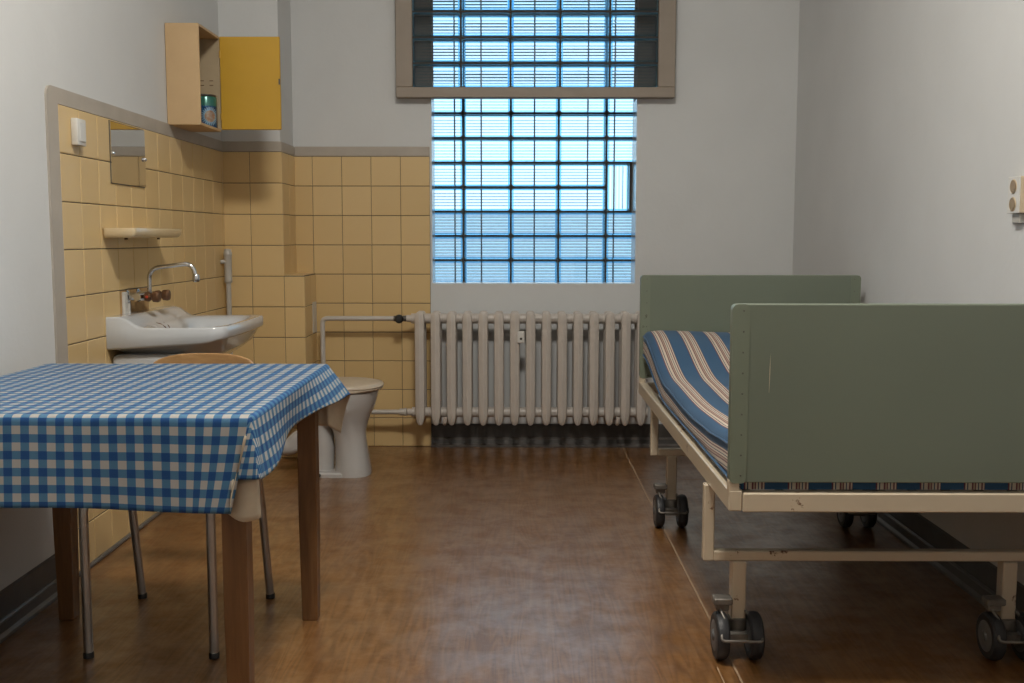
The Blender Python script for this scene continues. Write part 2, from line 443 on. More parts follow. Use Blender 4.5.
# painted plaster band round the tiling
BW, BT = .050, .0068
def band(path_fn, name):
    return struct(path_fn.build(name, 'band_paint', bevel=.004, bseg=2, smooth=40), 'taupe painted plaster band edging the yellow tiles', 'trim')
m = MB()
prof = [(YT0 + .001, 0.0)]
out = [(YT0 - .078, .0), (YT0 - .078, ZT + BW - .03)] + [(YT0 - .078 + .03 - .03 * math.cos(a), ZT + BW - .03 + .03 * math.sin(a)) for a in (R(30), R(60), R(90))] + [(DP, ZT + BW), (DP, ZT), (YT0, ZT), (YT0, 0)]
n = len(out)
m.add([(XL, a, b) for a, b in out] + [(XL + BT, a, b) for a, b in out],
      [tuple(range(n)), tuple(range(2 * n - 1, n - 1, -1))] + [(i, (i + 1) % n, n + (i + 1) % n, n + i) for i in range(n)])
me = m.mesh('trim_1', 'band_paint')
struct(link('trim_1', me), 'taupe painted plaster band along the left wall tiles', 'trim')
m = MB(); m.box(XL, XC + BT, DP - BT, DP, ZT, ZT + BW).box(XC, XC + BT, DP, D, ZT, ZT + BW)
struct(m.build('trim_2', 'band_paint', bevel=.003), 'taupe painted plaster band around the corner pipe chase', 'trim')
struct(MB().box(XC + BT, -.4446, D - BT, D, ZT, ZT + BW).build('trim_3', 'band_paint', bevel=.003), 'taupe painted plaster band above the end wall tiles', 'trim')
# baseboards: dark vinyl with a rounded foot strip
def baseb(name, kind, a0, a1, label):
    pr = [(0, 0), (.034, 0), (.034, .010), (.026, .018), (.020, .040), (.013, .050), (.010, .118), (0, .121)]
    def P(d, z, a):
        return (XL + d, a, z) if kind == 'l' else (XR - d, a, z) if kind == 'r' else (a, D - d, z)
    m = MB(); m.loft([[P(d, z, a) for d, z in pr] for a in (a0, a1)])
    o = struct(m.build(name, 'baseboard_dark'), label, 'baseboard')
    st = [(.020, .040), (.0205, .046), (.0165, .050), (.0145, .050)]
    MB().loft([[P(d, z, a) for d, z in [(.012, .040)] + st + [(.012, .050)]] for a in (a0, a1)]).build('bead', 'baseboard_strip', o)
    MB().loft([[P(d, z, a) for d, z in ((.025, .001), (.036, .001), (.036, .0115), (.0265, .0195), (.022, .015))] for a in (a0, a1)]).build('foot_strip', 'baseboard_strip', o)
baseb('baseboard_left', 'l', YF, YT0 - .079, 'dark vinyl baseboard along the left wall under the table')
baseb('baseboard_right', 'r', YF, D, 'dark vinyl baseboard along the wall under the bed')
baseb('baseboard_back', 'b', -.4440, XR - .04, 'dark vinyl baseboard under the radiator')
struct(MB().tube([(XL + .011, YT0, .006), (XL + .011, DP, .006)], .009, 8).build('trim_4', 'baseboard_strip', smooth=50), 'thin grey sealing bead where wall tiles meet the floor', 'trim')

# ------------------------------------------------------------------ glass block window
def block_mesh(wd, hg, dp, vertical=False, amp=.0024):
    """hollow pressed-glass block: moulded rim and two fluted panes (all closed solids)"""
    m = MB(); a, b = wd / 2, hg / 2
    # coated side walls between the two pressed shells
    def ring(x, z, r, y): return [(px, y, pz) for px, pz in rrect(-x, x, -z, z, r, 3)]
    ye = dp / 2 - .0125
    m.loft([ring(a, b, .012, -ye), ring(a - .004, b - .004, .010, -ye), ring(a - .004, b - .004, .010, ye), ring(a, b, .012, ye)], caps=False, closed=True, mi=1)
    # pressed panes: rounded rim and flat margin, flutes on the inside face
    MG = .0125
    L, W = (a, b) if not vertical else (b, a)
    NF = 6 if not vertical else 5
    PQ = (2 * W - 2 * MG) / NF
    qs = [-W, -W + .004, -W + MG - .002]
    ribs = set()
    for i in range(NF):
        c0 = -W + MG + PQ * i
        qs.append(c0)
        if i: ribs.add(len(qs) - 1)          # crest of a rib
        qs += [c0 + PQ * .20, c0 + PQ * .5, c0 + PQ * .80]
    qs += [W - MG, W - MG + .002, W - .004, W]
    ls = [-L, -L + .004, -L + MG - .002, -L + MG, 0, L - MG, L - MG + .002, L - .004, L]
    for side in (-1, 1):
        yo = side * dp / 2
        nq, nl = len(qs), len(ls)
        A, Bk = [], []
        for iq, q in enumerate(qs):
            for l_ in ls:
                e = min(W - abs(q), L - abs(l_))
                off = .0035 if e < .001 else 0.0
                inner = abs(l_) <= L - MG + 1e-6
                fl = -amp if (side > 0 and inner and iq in ribs) else 0.0
                p = (l_, q) if not vertical else (q, l_)
                A.append((p[0], yo - side * off, p[1])); Bk.append((p[0], yo - side * (.0105 - fl), p[1]))
        idx = lambda i, j: i * nl + j
        nA = nq * nl; fs = []; fm = []
        for i in range(nq - 1):
            for j in range(nl - 1):
                edge = i < 2 or i > nq - 4 or j < 2 or j > nl - 4
                fm += [2 if edge else 0, 2 if edge or (side > 0 and (i in ribs or i + 1 in ribs)) else 0]
                fs.append((idx(i, j), idx(i, j + 1), idx(i + 1, j + 1), idx(i + 1, j)))
                fs.append((nA + idx(i, j), nA + idx(i + 1, j), nA + idx(i + 1, j + 1), nA + idx(i, j + 1)))
        bd = [idx(0, j) for j in range(nl)] + [idx(i, nl - 1) for i in range(1, nq)] + [idx(nq - 1, j) for j in range(nl - 2, -1, -1)] + [idx(i, 0) for i in range(nq - 2, 0, -1)]
        for u_, v_ in zip(bd, bd[1:] + bd[:1]): fs.append((u_, v_, nA + v_, nA + u_)); fm.append(2)
        m.add(A + Bk, fs); m.mi[-len(fm):] = fm
    return m.mesh('glass_block', ['block_glass', 'block_coat', 'block_glass_blued'], smooth=20)
def panel(parent, xs, zs, y0, dp, mort, skip=(), amp=.0024):
    pw, ph = xs[1] - xs[0], zs[1] - zs[0]
    me = block_mesh(pw - mort, ph - mort, dp, amp=amp)
    for i, (x0, x1) in enumerate(zip(xs, xs[1:])):
        for k, (z0, z1) in enumerate(zip(zs, zs[1:])):
            if (i, k) in skip: continue
            link('glass_block', me, parent, True, ((x0 + x1) / 2, y0 + dp / 2, (z0 + z1) / 2))
    return me
w1 = struct(thing('window_1', 'tall window of clear fluted glass blocks behind the radiator wall', 'window', (.095, YO, .85)))
px_, pz_ = .2563, .1305
xs = [-.282 + px_ * (k - 1) for k in range(6)]
zs = [.851 + pz_ * k for k in range(15)]
DPB, MO = .078, .009
panel(w1, xs, zs, YO + .004, DPB, MO, skip={(4, 3), (4, 4)})
link('glass_block', block_mesh(.118, pz_ * 2 - MO, DPB, True), w1, True, (xs[4] + .007 + .059, YO + .004 + DPB / 2, zs[3] + pz_))
mm = MB()
for k, x in enumerate(xs): mm.box(x - MO / 2, x + MO / 2, YO + .010, YO + DPB - .004, zs[0], zs[-1])
for k, z in enumerate(zs):
    for i in range(5):
        if k == 4 and i == 4: continue
        mm.box(xs[i] + MO / 2, xs[i + 1] - MO / 2, YO + .012, YO + DPB - .006, z - MO / 2, z + MO / 2)
mm.box(xs[4] + .130, xs[5] - MO / 2, YO + .010, YO + DPB - .004, zs[3] + MO / 2, zs[5] - MO / 2)
mm.build('mortar', 'mortar', w1)
for k in range(-3, 6):   # security bars outside
    x = .105 + .1485 * k + {-1: .014, 1: -.012}.get(k, 0)
    MB().tube([(x, 5.95, .72), (x, 5.95, 2.85)], .0045, 8).build('window_bar', 'bar_metal', w1, smooth=50)
MB().box(-.45, .95, 5.94, 5.96, .74, .76).box(-.45, .95, 5.94, 5.96, 2.74, 2.76).build('bar_rail', 'bar_metal', w1)
for q in ((OX0, OX0 + .003, OZ0, UZ0 - .02), (OX1 - .003, OX1, OZ0, UZ0 - .02), (OX0 + .003, OX1 - .003, OZ0, OZ0 + .003)):
    MB().box(q[0], q[1], D + .0005, YO, q[2], q[3]).build('reveal', 'reveal_gloss', w1)
# outer wall leaf round the block panel
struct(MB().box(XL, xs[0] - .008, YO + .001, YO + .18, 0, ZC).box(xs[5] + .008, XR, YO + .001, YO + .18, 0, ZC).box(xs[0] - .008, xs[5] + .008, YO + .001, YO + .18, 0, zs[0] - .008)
       .box(xs[0] - .008, xs[5] + .008, YO + .001, YO + .18, zs[-1] + .008, ZC).build('wall_outer', 'plaster_shaded'), 'rough outer leaf of the end wall', 'wall')

w2 = struct(thing('window_2', 'framed inner panel of glass blocks over the top of the window', 'window', (.1, 5.46, 1.82)))
px2, pz2, YI = .2525, .1280, 5.458
xs2 = [-.279 + px2 * (k - 1) for k in range(6)]
zs2 = [1.859 + pz2 * k for k in range(7)]
panel(w2, xs2, zs2, YI + .004, DPB, MO)
mm = MB()
for x in xs2: mm.box(x - MO / 2, x + MO / 2, YI + .010, YI + DPB - .004, zs2[0], zs2[-1])
for z in zs2:
    for i in range(5): mm.box(xs2[i] + MO / 2, xs2[i + 1] - MO / 2, YI + .006, YI + DPB - .004, z - MO / 2, z + MO / 2)
mm.build('mortar', 'mortar', w2)
FX0, FX1, FZ0, FZ1, IX0, IX1, IZ0, IZ1 = -.609, .809, 1.812, 2.70, -.524, .722, 1.864, 2.62
for bxx in ((FX0, IX0, IZ0, FZ1), (IX1, FX1, IZ0, FZ1), (FX0, FX1, FZ0, IZ0), (IX0, IX1, IZ1, FZ1)):
    MB().box(bxx[0], bxx[1], 5.438, D, bxx[2], bxx[3]).build('frame_board', 'frame_paint', w2, bevel=.003)
struct(MB().box(-14, 14, 22, 22.3, -3, 1.63).build('wall_backdrop', 'backdrop_pale'), 'pale wall added outside to turn the lower glass blocks bluer', 'wall')  # added wall, makes the lower glass block rows dimmer and bluer
# ground outside
struct(MB().box(-30, 30, 5.9, 60, -3.2, -3.0).build('ground', 'ground_asphalt'), 'grey ground outside the window', 'ground')

# ------------------------------------------------------------------ ceiling lamp (above the frame)
LX, LY = -.02, 1.95
lamp = thing('ceiling_lamp', 'round opal glass ceiling lamp', 'lamp', (LX, LY, ZC))
MB().lathe([(.22, 0), (.22, -.03), (.20, -.045)], (LX, LY, ZC), seg=40).build('lamp_base', 'white_plastic', lamp, smooth=40)
MB().lathe([(.20, -.045), (.265, -.055), (.28, -.09), (.26, -.125), (.18, -.150), (.07, -.160), (.002, -.161)], (LX, LY, ZC), seg=40).build('lamp_shade', 'lamp_opal', lamp, smooth=60)

# ------------------------------------------------------------------ radiator
rad = thing('radiator', 'cream cast-iron column radiator under the glass block window', 'radiator', (.075, 5.36, 0))
NS, PX = 15, .0806
xr0 = -.487
def section():
    m = MB()
    for yc, top in ((5.320, .728), (5.425, .722)):
        loops = []
        prof = [(.146, .005, .010), (.150, .011, .016), (.165, .0185, .021), (.19, .0225, .024), (.22, .0245, .025), (.68, .0245, .025), (.705, .0235, .024), (.718, .020, .020), (.725, .014, .014), (top, .007, .007)]
        for z, hx, hy in prof:
            # lens-like section with a shallow crease down the front
            L = [(hx * .05, -hy * 1.14), (hx * .86, -hy * .74), (hx, -hy * .45), (hx, hy * .55), (hx * .80, hy * .88), (hx * .10, hy), (-hx * .10, hy), (-hx * .80, hy * .88), (-hx, hy * .55), (-hx, -hy * .45), (-hx * .86, -hy * .74), (-hx * .05, -hy * 1.14)]
            loops.append([(x, yc + q, z) for x, q in L])
        m.loft(loops)
    for z in (.690, .205):
        m.lathe([(.026, -.0398), (.026, .0398)], (0, 5.372, z), 'X', 20)
        m.lathe([(.030, -.008), (.030, .008)], (0, 5.372, z), 'X', 20)
        m.box(-.013, .013, 5.33, 5.415, z - .022, z + .022)
    m.box(-.006, .006, 5.335, 5.41, .44, .46)
    return m.mesh('radiator_section', 'radiator_paint', smooth=24)
sm = section()
for k in range(NS): link('radiator_section', sm, rad, True, (xr0 + PX * k, 0, 0))
xe = xr0 - .0403
MB().lathe([(.026, 0), (.026, -.006), (.018, -.008), (.018, -.030), (.014, -.032)], (xe, 5.372, .690), 'X', 16).build('end_plug', 'radiator_paint', rad, smooth=40)
MB().lathe([(.026, 0), (.026, -.006), (.018, -.008), (.018, -.030), (.014, -.032)], (xe, 5.372, .205), 'X', 16).build('end_plug', 'radiator_paint', rad, smooth=40)
xv = xe - .030
v_ = MB().lathe([(.013, 0), (.017, -.002), (.017, -.018), (.012, -.020), (.012, -.052), (.016, -.054), (.016, -.066), (.011, -.068)], (xv, 5.372, .690), 'X', 6).build('valve', 'dark_metal', rad)
MB().lathe([(.010, .005), (.021, .004), (.023, -.012), (.023, -.030), (.016, -.036)], (xv - .036, 5.366, .690), 'Y', 12).build('valve_knob', 'black_plastic', v_, smooth=40)
mt = MB().box(.010, .046, 5.288, 5.305, .572, .632).build('heat_meter', 'white_plastic', rad, bevel=.003)
MB().lathe([(.006, 0), (.006, -.002)], (.028, 5.288, .594), 'Y', 12).build('seal', 'dark_metal', mt)
for xb in (xr0 + PX * 1.55, xr0 + PX * 12.5):
    MB().tube(fillet([(xb, D - .002, .155), (xb, 5.30, .155), (xb + .006, 5.295, .19)], .02), .010, 8).build('bracket', 'radiator_paint', rad, smooth=45)
pp = thing('heating_pipe', 'cream heating pipe bent down from the radiator valve', 'pipe', (-1.0, 5.37, 0))
MB().tube(fillet([(xv - .064, 5.372, .690), (-.990, 5.372, .690), (-.990, 5.372, .001)], .028, 8), .0125, 12).build('pipe_run', 'pipe_paint', pp, smooth=50)
MB().lathe([(.018, 0), (.018, .012)], (-.990, 5.372, .0), 'Z', 16).build('floor_collar', 'pipe_paint', pp, smooth=40)
pp = thing('heating_pipe', 'low cream heating pipe running from the radiator foot behind the toilet', 'pipe', (-.8, 5.37, .2))
MB().tube(fillet([(xe - .0345, 5.372, .205), (-.900, 5.372, .205), (-.900, 5.372, .001)], .028, 8), .0125, 12).build('pipe_run', 'pipe_paint', pp, smooth=50)
MB().lathe([(.018, -.035), (.018, -.012), (.021, -.011), (.021, .001)], (xe - .036, 5.372, .205), 'X', 12).build('pipe_union', 'pipe_paint', pp, smooth=40)

# ------------------------------------------------------------------ bed
BR = R(-.2)
bed = thing('hospital_bed', 'old hospital bed with green metal ends and cream frame on casters', 'bed', (.503, 2.43, 0), BR)
BWD, BL = .895, 1.88
def bp(m, name, mat, parent=None, **kw): return m.build(name, mat, parent or bed, world=False, **kw)
bp(MB().box(0, .032, .0, BL, .462, .512), 'side_rail', 'bed_cream', bevel=.003)
bp(MB().box(BWD - .032, BWD, .0, BL, .462, .512), 'side_rail', 'bed_cream', bevel=.003)
bp(MB().box(.033, BWD - .033, -.002, .03, .460, .506), 'end_rail', 'bed_cream', bevel=.003)
bp(MB().box(.033, BWD - .033, BL - .03, BL, .462, .510), 'end_rail', 'bed_cream', bevel=.003)
for yy, nm, lab in ((-.0, 'footboard', 'green footboard panel'), (BL - .026, 'headboard', 'green headboard panel')):
    ol = rrect(0, BWD, .531, .952, .014, 4)
    m = MB(); m.loft([[(x, yy, z) for x, z in ol], [(x, yy + .026, z) for x, z in ol]])
    pb = bp(m, nm, 'bed_green', bevel=.0025); pb['label'] = lab
    for xa, xb in ((.0005, .040), (BWD - .040, BWD - .0005)):   # riveted edge strips
        ol2 = rrect(xa, xb, .529, .9515, .012, 3)
        s_ = bp(MB().loft([[(x, yy - .0016, z) for x, z in ol2], [(x, yy + .0276, z) for x, z in ol2]]), 'edge_strip', 'bed_green_edge', pb)
    for xa in (.026, BWD - .026):
        for k in range(9):
            bp(MB().lathe([(.0022, 0), (.002, -.0008), (.0006, -.001)], (xa, yy - .0016, .548 + k * .0485), 'Y', 8), 'rivet', 'dark_metal', pb)
    for xa in (.012, BWD - .012):   # posts that carry the panel on the frame
        bp(MB().box(xa - .012, xa + .012, yy + .001, yy + .025, .5065, .535), 'post', 'bed_cream')
# scratch in the paint of the footboard
MB().add([(x - .048, y, z) for x, y, z in [(.136, -.0006, .745), (.1366, -.0006, .745), (.1380, -.0006, .79), (.138, -.0006, .84), (.1364, -.0006, .80)]], [(0, 1, 2, 3, 4)]).build('scratch', 'bed_cream', [c for c in bed.children if c.name.startswith('footboard')][0], world=False)
# spring base, flat part and raised backrest part
b_ = MB()
for k in range(11): b_.box(.05 + .0795 * k - .008, .05 + .0795 * k + .008, .031, 1.30, .500, .505)
bp(b_, 'spring_base', 'dark_metal')
for k in range(6): bp(MB().box(.033, BWD - .033, .12 + k * .22, .145 + k * .22, .493, .4995), 'base_slat', 'dark_metal')
hb = MB()
def hz(y): return .508 + .098 * sstep(1.15, 1.86, y)
hb.loft([[(x0, y, hz(y) - .012), (x1, y, hz(y) - .012), (x1, y, hz(y) - .002), (x0, y, hz(y) - .002)] for x0, x1 in ((.04, BWD - .04),) for y in [1.31 + .53 * k / 8 for k in range(9)]])
bp(hb, 'backrest_panel', 'dark_metal')
for xa in (.07, BWD - .07): bp(MB().tube([(xa, 1.76, .50), (xa, 1.78, hz(1.78) - .014)], .008, 8), 'backrest_prop', 'dark_metal')
# under-frames, legs, casters
for yc, zc, x_o in ((.285, .270, .001), (1.550, .285, .020)):
    xa, xb, hw = x_o, .872 + x_o, .0145
    bp(MB().box(xa - .010, xa + .019, yc - hw, yc + hw, zc - .0135, .4615), 'frame_upright', 'bed_cream', bevel=.003)
    bp(MB().box(xb - .017, xb + .012, yc - hw, yc + hw, zc - .0135, .4615), 'frame_upright', 'bed_cream', bevel=.003)
    bp(MB().box(xa + .0175, xb - .0175, yc - hw, yc + hw, zc - .0135, zc + .0135), 'cross_bar', 'bed_cream', bevel=.003)
    for xc in ((.086, .798) if yc < 1 else (.092, .804)):
        bp(MB().box(xc - .019, xc + .019, yc - .019, yc + .019, .098, zc - .014), 'leg', 'bed_cream', bevel=.003)
        sgn = 1 if yc < 1 else -1
        cs = bp(MB().lathe([(.022, .103), (.030, .101), (.032, .085), (.028, .066), (.012, .062)], (xc, yc, 0), 'Z', 20).lathe([(.011, -.064), (.011, .064)], (xc, yc - .034, .063), 'X', 12)
                .box(xc - .026, xc + .026, yc - .050, yc + .018, .048, .070), 'caster', 'caster_metal', smooth=40)
        for sx_ in (-1, 1):
            xw = xc + sx_ * .044 - .006
            wh = bp(MB().lathe([(.040, -.016), (.055, -.0165), (.0605, -.012), (.0625, -.004), (.0625, .004), (.0605, .012), (.055, .0165), (.040, .016)], (xw, yc - .034, .0628), 'X', 32), 'wheel', 'rubber', cs, smooth=35)
            bp(MB().lathe([(.041, -.0164), (.036, -.0185), (.016, -.0175), (.011, -.022), (.002, -.0225)], (xw, yc - .034, .0628), 'X', 24)
               .lathe([(.041, .0164), (.036, .0185), (.016, .0175), (.011, .022), (.002, .0225)], (xw, yc - .034, .0628), 'X', 24), 'wheel_hub', 'wheel_hub', cs, smooth=35)
        bp(MB().box(xc - .070, xc - .021, yc - .050, yc - .010, .148, .166).box(xc - .062, xc - .028, yc - .040, yc - .012, .130, .150), 'brake_pedal', 'caster_metal', cs, bevel=.003)
        bp(MB().tube(fillet([(xc - .054, yc - .030, .14), (xc - .044, yc - .060, .115), (xc - .060, yc - .100, .072), (xc + .050, yc - .100, .070), (xc + .030, yc - .040, .108), (xc + .018, yc - .02, .125)], .010, 4), .0040, 8), 'brake_wire', 'caster_metal', cs, smooth=50)

# mattress (lies on the bed)
mtr = thing('mattress', 'thin blue mattress with cream and maroon stripes, raised at the headboard', 'mattress', (.503, 2.43, 0), BR)
m = MB(); uv = []
NY = 60; MX0, MX1, TH = .012, BWD - .006, .100
def mtop(y): return .612 + .018 * sstep(.35, 0.03, y) - .012 * sstep(.2, .7, y) * sstep(1.2, .7, y) + .112 * sstep(1.15, 1.84, y)
def msec(y, inset):
    zt = mtop(y) - inset * .5; zb = max(.5135, hz(y) + .004 + (.0 if y < 1.1 else .003)) + inset * .5
    if y < 1.1: zb = .5135 + inset * .5
    pts = rrect(MX0 + inset, MX1 - inset, zb, zt, min(.028, (zt - zb) * .45), 5)
    n_ = len(pts); out = []
    # subdivide the flat top and bottom
    for i in range(n_):
        a, b = pts[i], pts[(i + 1) % n_]; out.append(a)
        if math.hypot(a[0] - b[0], a[1] - b[1]) > .3:
            for k in range(1, 24):
                t_ = k / 24; x = lerp(a[0], b[0], t_)
                out.append((x, lerp(a[1], b[1], t_) + (.004 * math.sin(x * 9 + y * 4) if a[1] > zb + .03 else 0)))
    return out
ys = [.0300, .034, .046] + [.06 + (1.835 - .06) * k / NY for k in range(NY + 1)] + [1.842, 1.850]
loops = []
for i, y in enumerate(ys):
    ins = (.006 if i == 0 else .022) if i in (0, len(ys) - 1) else .003 if i in (1, len(ys) - 2) else 0
    L = msec(y, ins)
    per = [0.0]
    for a, b in zip(L, L[1:]): per.append(per[-1] + math.hypot(a[0] - b[0], a[1] - b[1]))
    # stripes are measured from the top edge on the open side
    ref_i = min(range(len(L)), key=lambda j: abs(L[j][0] - MX0 - .03) + (10 if L[j][1] < (mtop(y) - .05) else 0))
    loops.append([(x, y, z) for x, z in L]); uv += [(per[ref_i] - p + .030 + .0256 + 15.675, y) for p in per]
m.loft(loops); m.uv = uv
m.build('mattress_body', 'striped_ticking', mtr, world=False, smooth=60)
me_ = MB(); NE = 40
for k in range(NE + 1):
    x = lerp(.0335, BWD - .0335, k / NE)
    me_.v += [(x, .0288, .5080), (x, .0288, mtop(.03) - .014), (x, .0312, .5080), (x, .0312, mtop(.03) - .014)]
for k in range(NE):
    a, b = 4 * k, 4 * k + 4
    me_.f += [(a, b, b + 1, a + 1), (a + 2, a + 3, b + 3, b + 2), (a, a + 2, b + 2, b), (a + 1, b + 1, b + 3, a + 3)]
me_.f += [(0, 1, 3, 2), (4 * NE, 4 * NE + 2, 4 * NE + 3, 4 * NE + 1)]; me_.mi = [0] * len(me_.f)
me_.uv = [(x - MX0 + .0256 + 1.045, z) for x, y, z in me_.v]
me_.build('end_panel', 'striped_ticking', mtr, world=False)
for zf in (.012, -.012):   # piped edges
    pts = []
    for k in range(0, 50):
        y = .05 + 1.78 * k / 49
        zz = (mtop(y) - .020) if zf > 0 else (max(.5135, hz(y) + .007) + .016 if y > 1.1 else .5135 + .016)
        pts.append((MX0 - .0005, y, zz))
    mp_ = MB().tube(pts, .0035, 6); mp_.uv = [(.02, 0)] * len(mp_.v)
    mp_.build('piping', 'striped_ticking', mtr, world=False, smooth=60)

# ------------------------------------------------------------------ table and cloth
TX0, TX1, TY0, TY1, TZ = -1.346, -.546, 2.126, 2.996, .743
tb = thing('wooden_table', 'wooden table with square brown legs under a checked cloth', 'table', ((TX0 + TX1) / 2, (TY0 + TY1) / 2, 0))
MB().box(TX0, TX1, TY0, TY1, TZ - .030, TZ - .0078).build('table_top', 'leg_wood', tb, bevel=.003)
LG = .052
for lx in (-1.326, -.620):
    for ly in (TY0 + .04, TY1 - .003 - LG):
        m = MB(); m.loft([[(lx + q, ly + q, 0), (lx + LG - q, ly + q, 0), (lx + LG - q, ly + LG - q, 0), (lx + q, ly + LG - q, 0)] if z == 0 else
                          [(lx, ly, z), (lx + LG, ly, z), (lx + LG, ly + LG, z), (lx, ly + LG, z)] for z, q in ((0, .004), (.30, 0), (TZ - .031, 0))])
        m.build('leg', 'leg_wood', tb, bevel=.002)
for y_ in (TY0 + .045, TY1 - .065): MB().box(TX0 + .068, TX1 - .068, y_, y_ + .02, TZ - .125, TZ - .031).build('apron', 'leg_wood', tb)
for x_ in (TX0 + .025, TX1 - .045): MB().box(x_, x_ + .02, TY0 + .09, TY1 - .095, TZ - .125, TZ - .031).build('apron', 'leg_wood', tb)

def build_cloth():
    z0 = TZ
    OF, OB, OL = .196, .190, .07
    def over_r(y): return .096 + .042 * sstep(2.55, TY0, y) + .020 * sstep(2.7, TY1, y)
    def ang_r(y): return R(3 + 6 * sstep(2.5, TY0, y) + 33 * sstep(2.55, TY1, y))      # lean of the side drop away from the vertical
    def drop(d, tilt, rr=.012):   # distance d past the edge -> (outward, down), rounded edge
        arc = rr * (PI / 2 - tilt)
        if d < arc:
            a = d / rr; return rr * math.sin(a), rr * (1 - math.cos(a))
        a = PI / 2 - tilt; e = d - arc
        return rr * math.sin(a) + e * math.cos(a), rr * (1 - math.cos(a)) + e * math.sin(a)
    def pos(s, t_):
        # s, t_: cloth coordinates in metres, measured like X and Y on the table top
        ax = max(0, s - TX1); ay = max(0, TY0 - t_); by = max(0, t_ - TY1); lx = max(0, TX0 - s)
        x, y, z = min(max(s, TX0), TX1), min(max(t_, TY0), TY1), z0
        z += .0006 * math.sin(s * 23) * math.sin(t_ * 19)
        if lx > 0:
            o, d = drop(lx, R(3)); x -= o; z -= d
            if ay > 0 or by > 0:
                o, d2 = drop(max(ay, by), R(3)); z -= d2 * .9; y += (-o if ay else o)
            return (x, y, z)
        if ax > 0 and ay == 0 and by == 0:
            o, d = drop(ax, ang_r(t_)); wv = .010 * math.sin((t_ - TY0) * 13) * (ax / .15) ** 2
            return (x + o + wv, y, z - d)
        if ax == 0 and ay > 0:
            o, d = drop(ay, R(2.5)); wv = .004 * math.sin(s * 14) * (ay / .19)
            x -= .034 * (ay / .19) ** 1.4 * sstep(TX1 - .16, TX1, s)
            return (x, y - o + wv, z - d - .012 * (ay / .19) * sstep(-1.0, -.62, s))
        if ax == 0 and by > 0:
            o, d = drop(by, R(3)); return (x, y + o, z - d)
        if ax > 0:
            b = ay if ay > 0 else by; sg = -1 if ay > 0 else 1
            if sg < 0:      # the corner is drawn up: its hem follows the shorter side drop
                x -= .034 * (b / .19) ** 1.4 * (1 - sstep(0, .09, ax))
                b *= lerp(1.0, .70, sstep(0, .012, ax))
                phi = math.atan2(ax, b); rho = lerp(math.hypot(ax, b), max(ax, b), sstep(.0, .012, ax))
            else:
                phi = math.atan2(ax, b); rho = math.hypot(ax, b)      # 0 along the end drop, 90 deg along the side drop
            ti = lerp(R(2.5), ang_r(TY0 if sg < 0 else TY1), sstep(0, 1, phi / (PI / 2)))
            ear = math.sin(2 * phi) ** 2
            ti += ear * R(5 if sg < 0 else 2)
            o, d = drop(rho, ti); th = phi
            return (x + o * math.sin(th), y + sg * o * math.cos(th), z - d)
        return (x, y, z)
    def axis(a, b, n): return [a + (b - a) * k / n for k in range(n + 1)]
    NSX = axis(TX0 - OL, TX0, 6)[:-1] + axis(TX0, TX1, 40) + axis(0, 1, 26)[1:]
    nl = 6 + 41
    NTY = axis(TY0 - OF, TY0, 28)[:-1] + axis(TY0, TY1, 44) + axis(TY1, TY1 + OB, 26)[1:]
    m = MB(); uv = []; cols = len(NSX)
    for t_ in NTY:
        for i, q in enumerate(NSX):
            s = q if i < nl else TX1 + q * over_r(min(max(t_, TY0 - .1), TY1 + .1))
            m.v.append(pos(s, t_)); uv.append((s + .0256, t_ + .0240))
    for j in range(len(NTY) - 1):
        for i in range(cols - 1):
            a = j * cols + i; m.f.append((a, a + 1, a + cols + 1, a + cols)); m.mi.append(0)
    m.uv = uv
    o = m.build('tablecloth', ['gingham', 'cream_felt'], smooth=180)
    sd = o.modifiers.new('thickness', 'SOLIDIFY'); sd.thickness = .0050; sd.offset = -1; sd.material_offset = 1; sd.material_offset_rim = 1
    return o
cl = tag(build_cloth(), 'blue and white checked oilcloth draped over the wooden table', 'tablecloth')
# folded-back corner of the cloth that shows its felt underside
m = MB(); NU = 8
q00, q10, q11, q01 = Vector((-.596, 2.135, .534)), Vector((-.528, 2.135, .526)), Vector((-.531, 2.135, .612)), Vector((-.580, 2.130, .604))
for i in range(NU + 1):
    for j in range(NU + 1):
        u_, v_ = i / NU, j / NU
        p = (q00 * (1 - u_) + q10 * u_) * (1 - v_) + (q01 * (1 - u_) + q11 * u_) * v_
        p.y -= .014 * math.sin(PI * u_) * (1 - v_ * .6); p.z -= .010 * math.sin(PI * u_) * (1 - v_)
        m.v.append(tuple(p))
for i in range(NU):
    for j in range(NU):
        k = i * (NU + 1) + j; m.f.append((k, k + NU + 1, k + NU + 2, k + 1)); m.mi.append(0)
fo = m.build('corner_fold', ['cream_felt', 'gingham'], cl, smooth=180); fo['label'] = 'cream felt underside of the folded corner'
sd = fo.modifiers.new('thickness', 'SOLIDIFY'); sd.thickness = .003; sd.offset = 0
# small burn hole in the front drop of the cloth
hx, hy_ = -1.025, TY0 - .0135
MB().lathe([(.0035, 0), (.0035, -.0006), (.001, -.0008)], (hx, hy_, .700), 'Y', 10).build('burn_mark', 'stain_brown', cl)

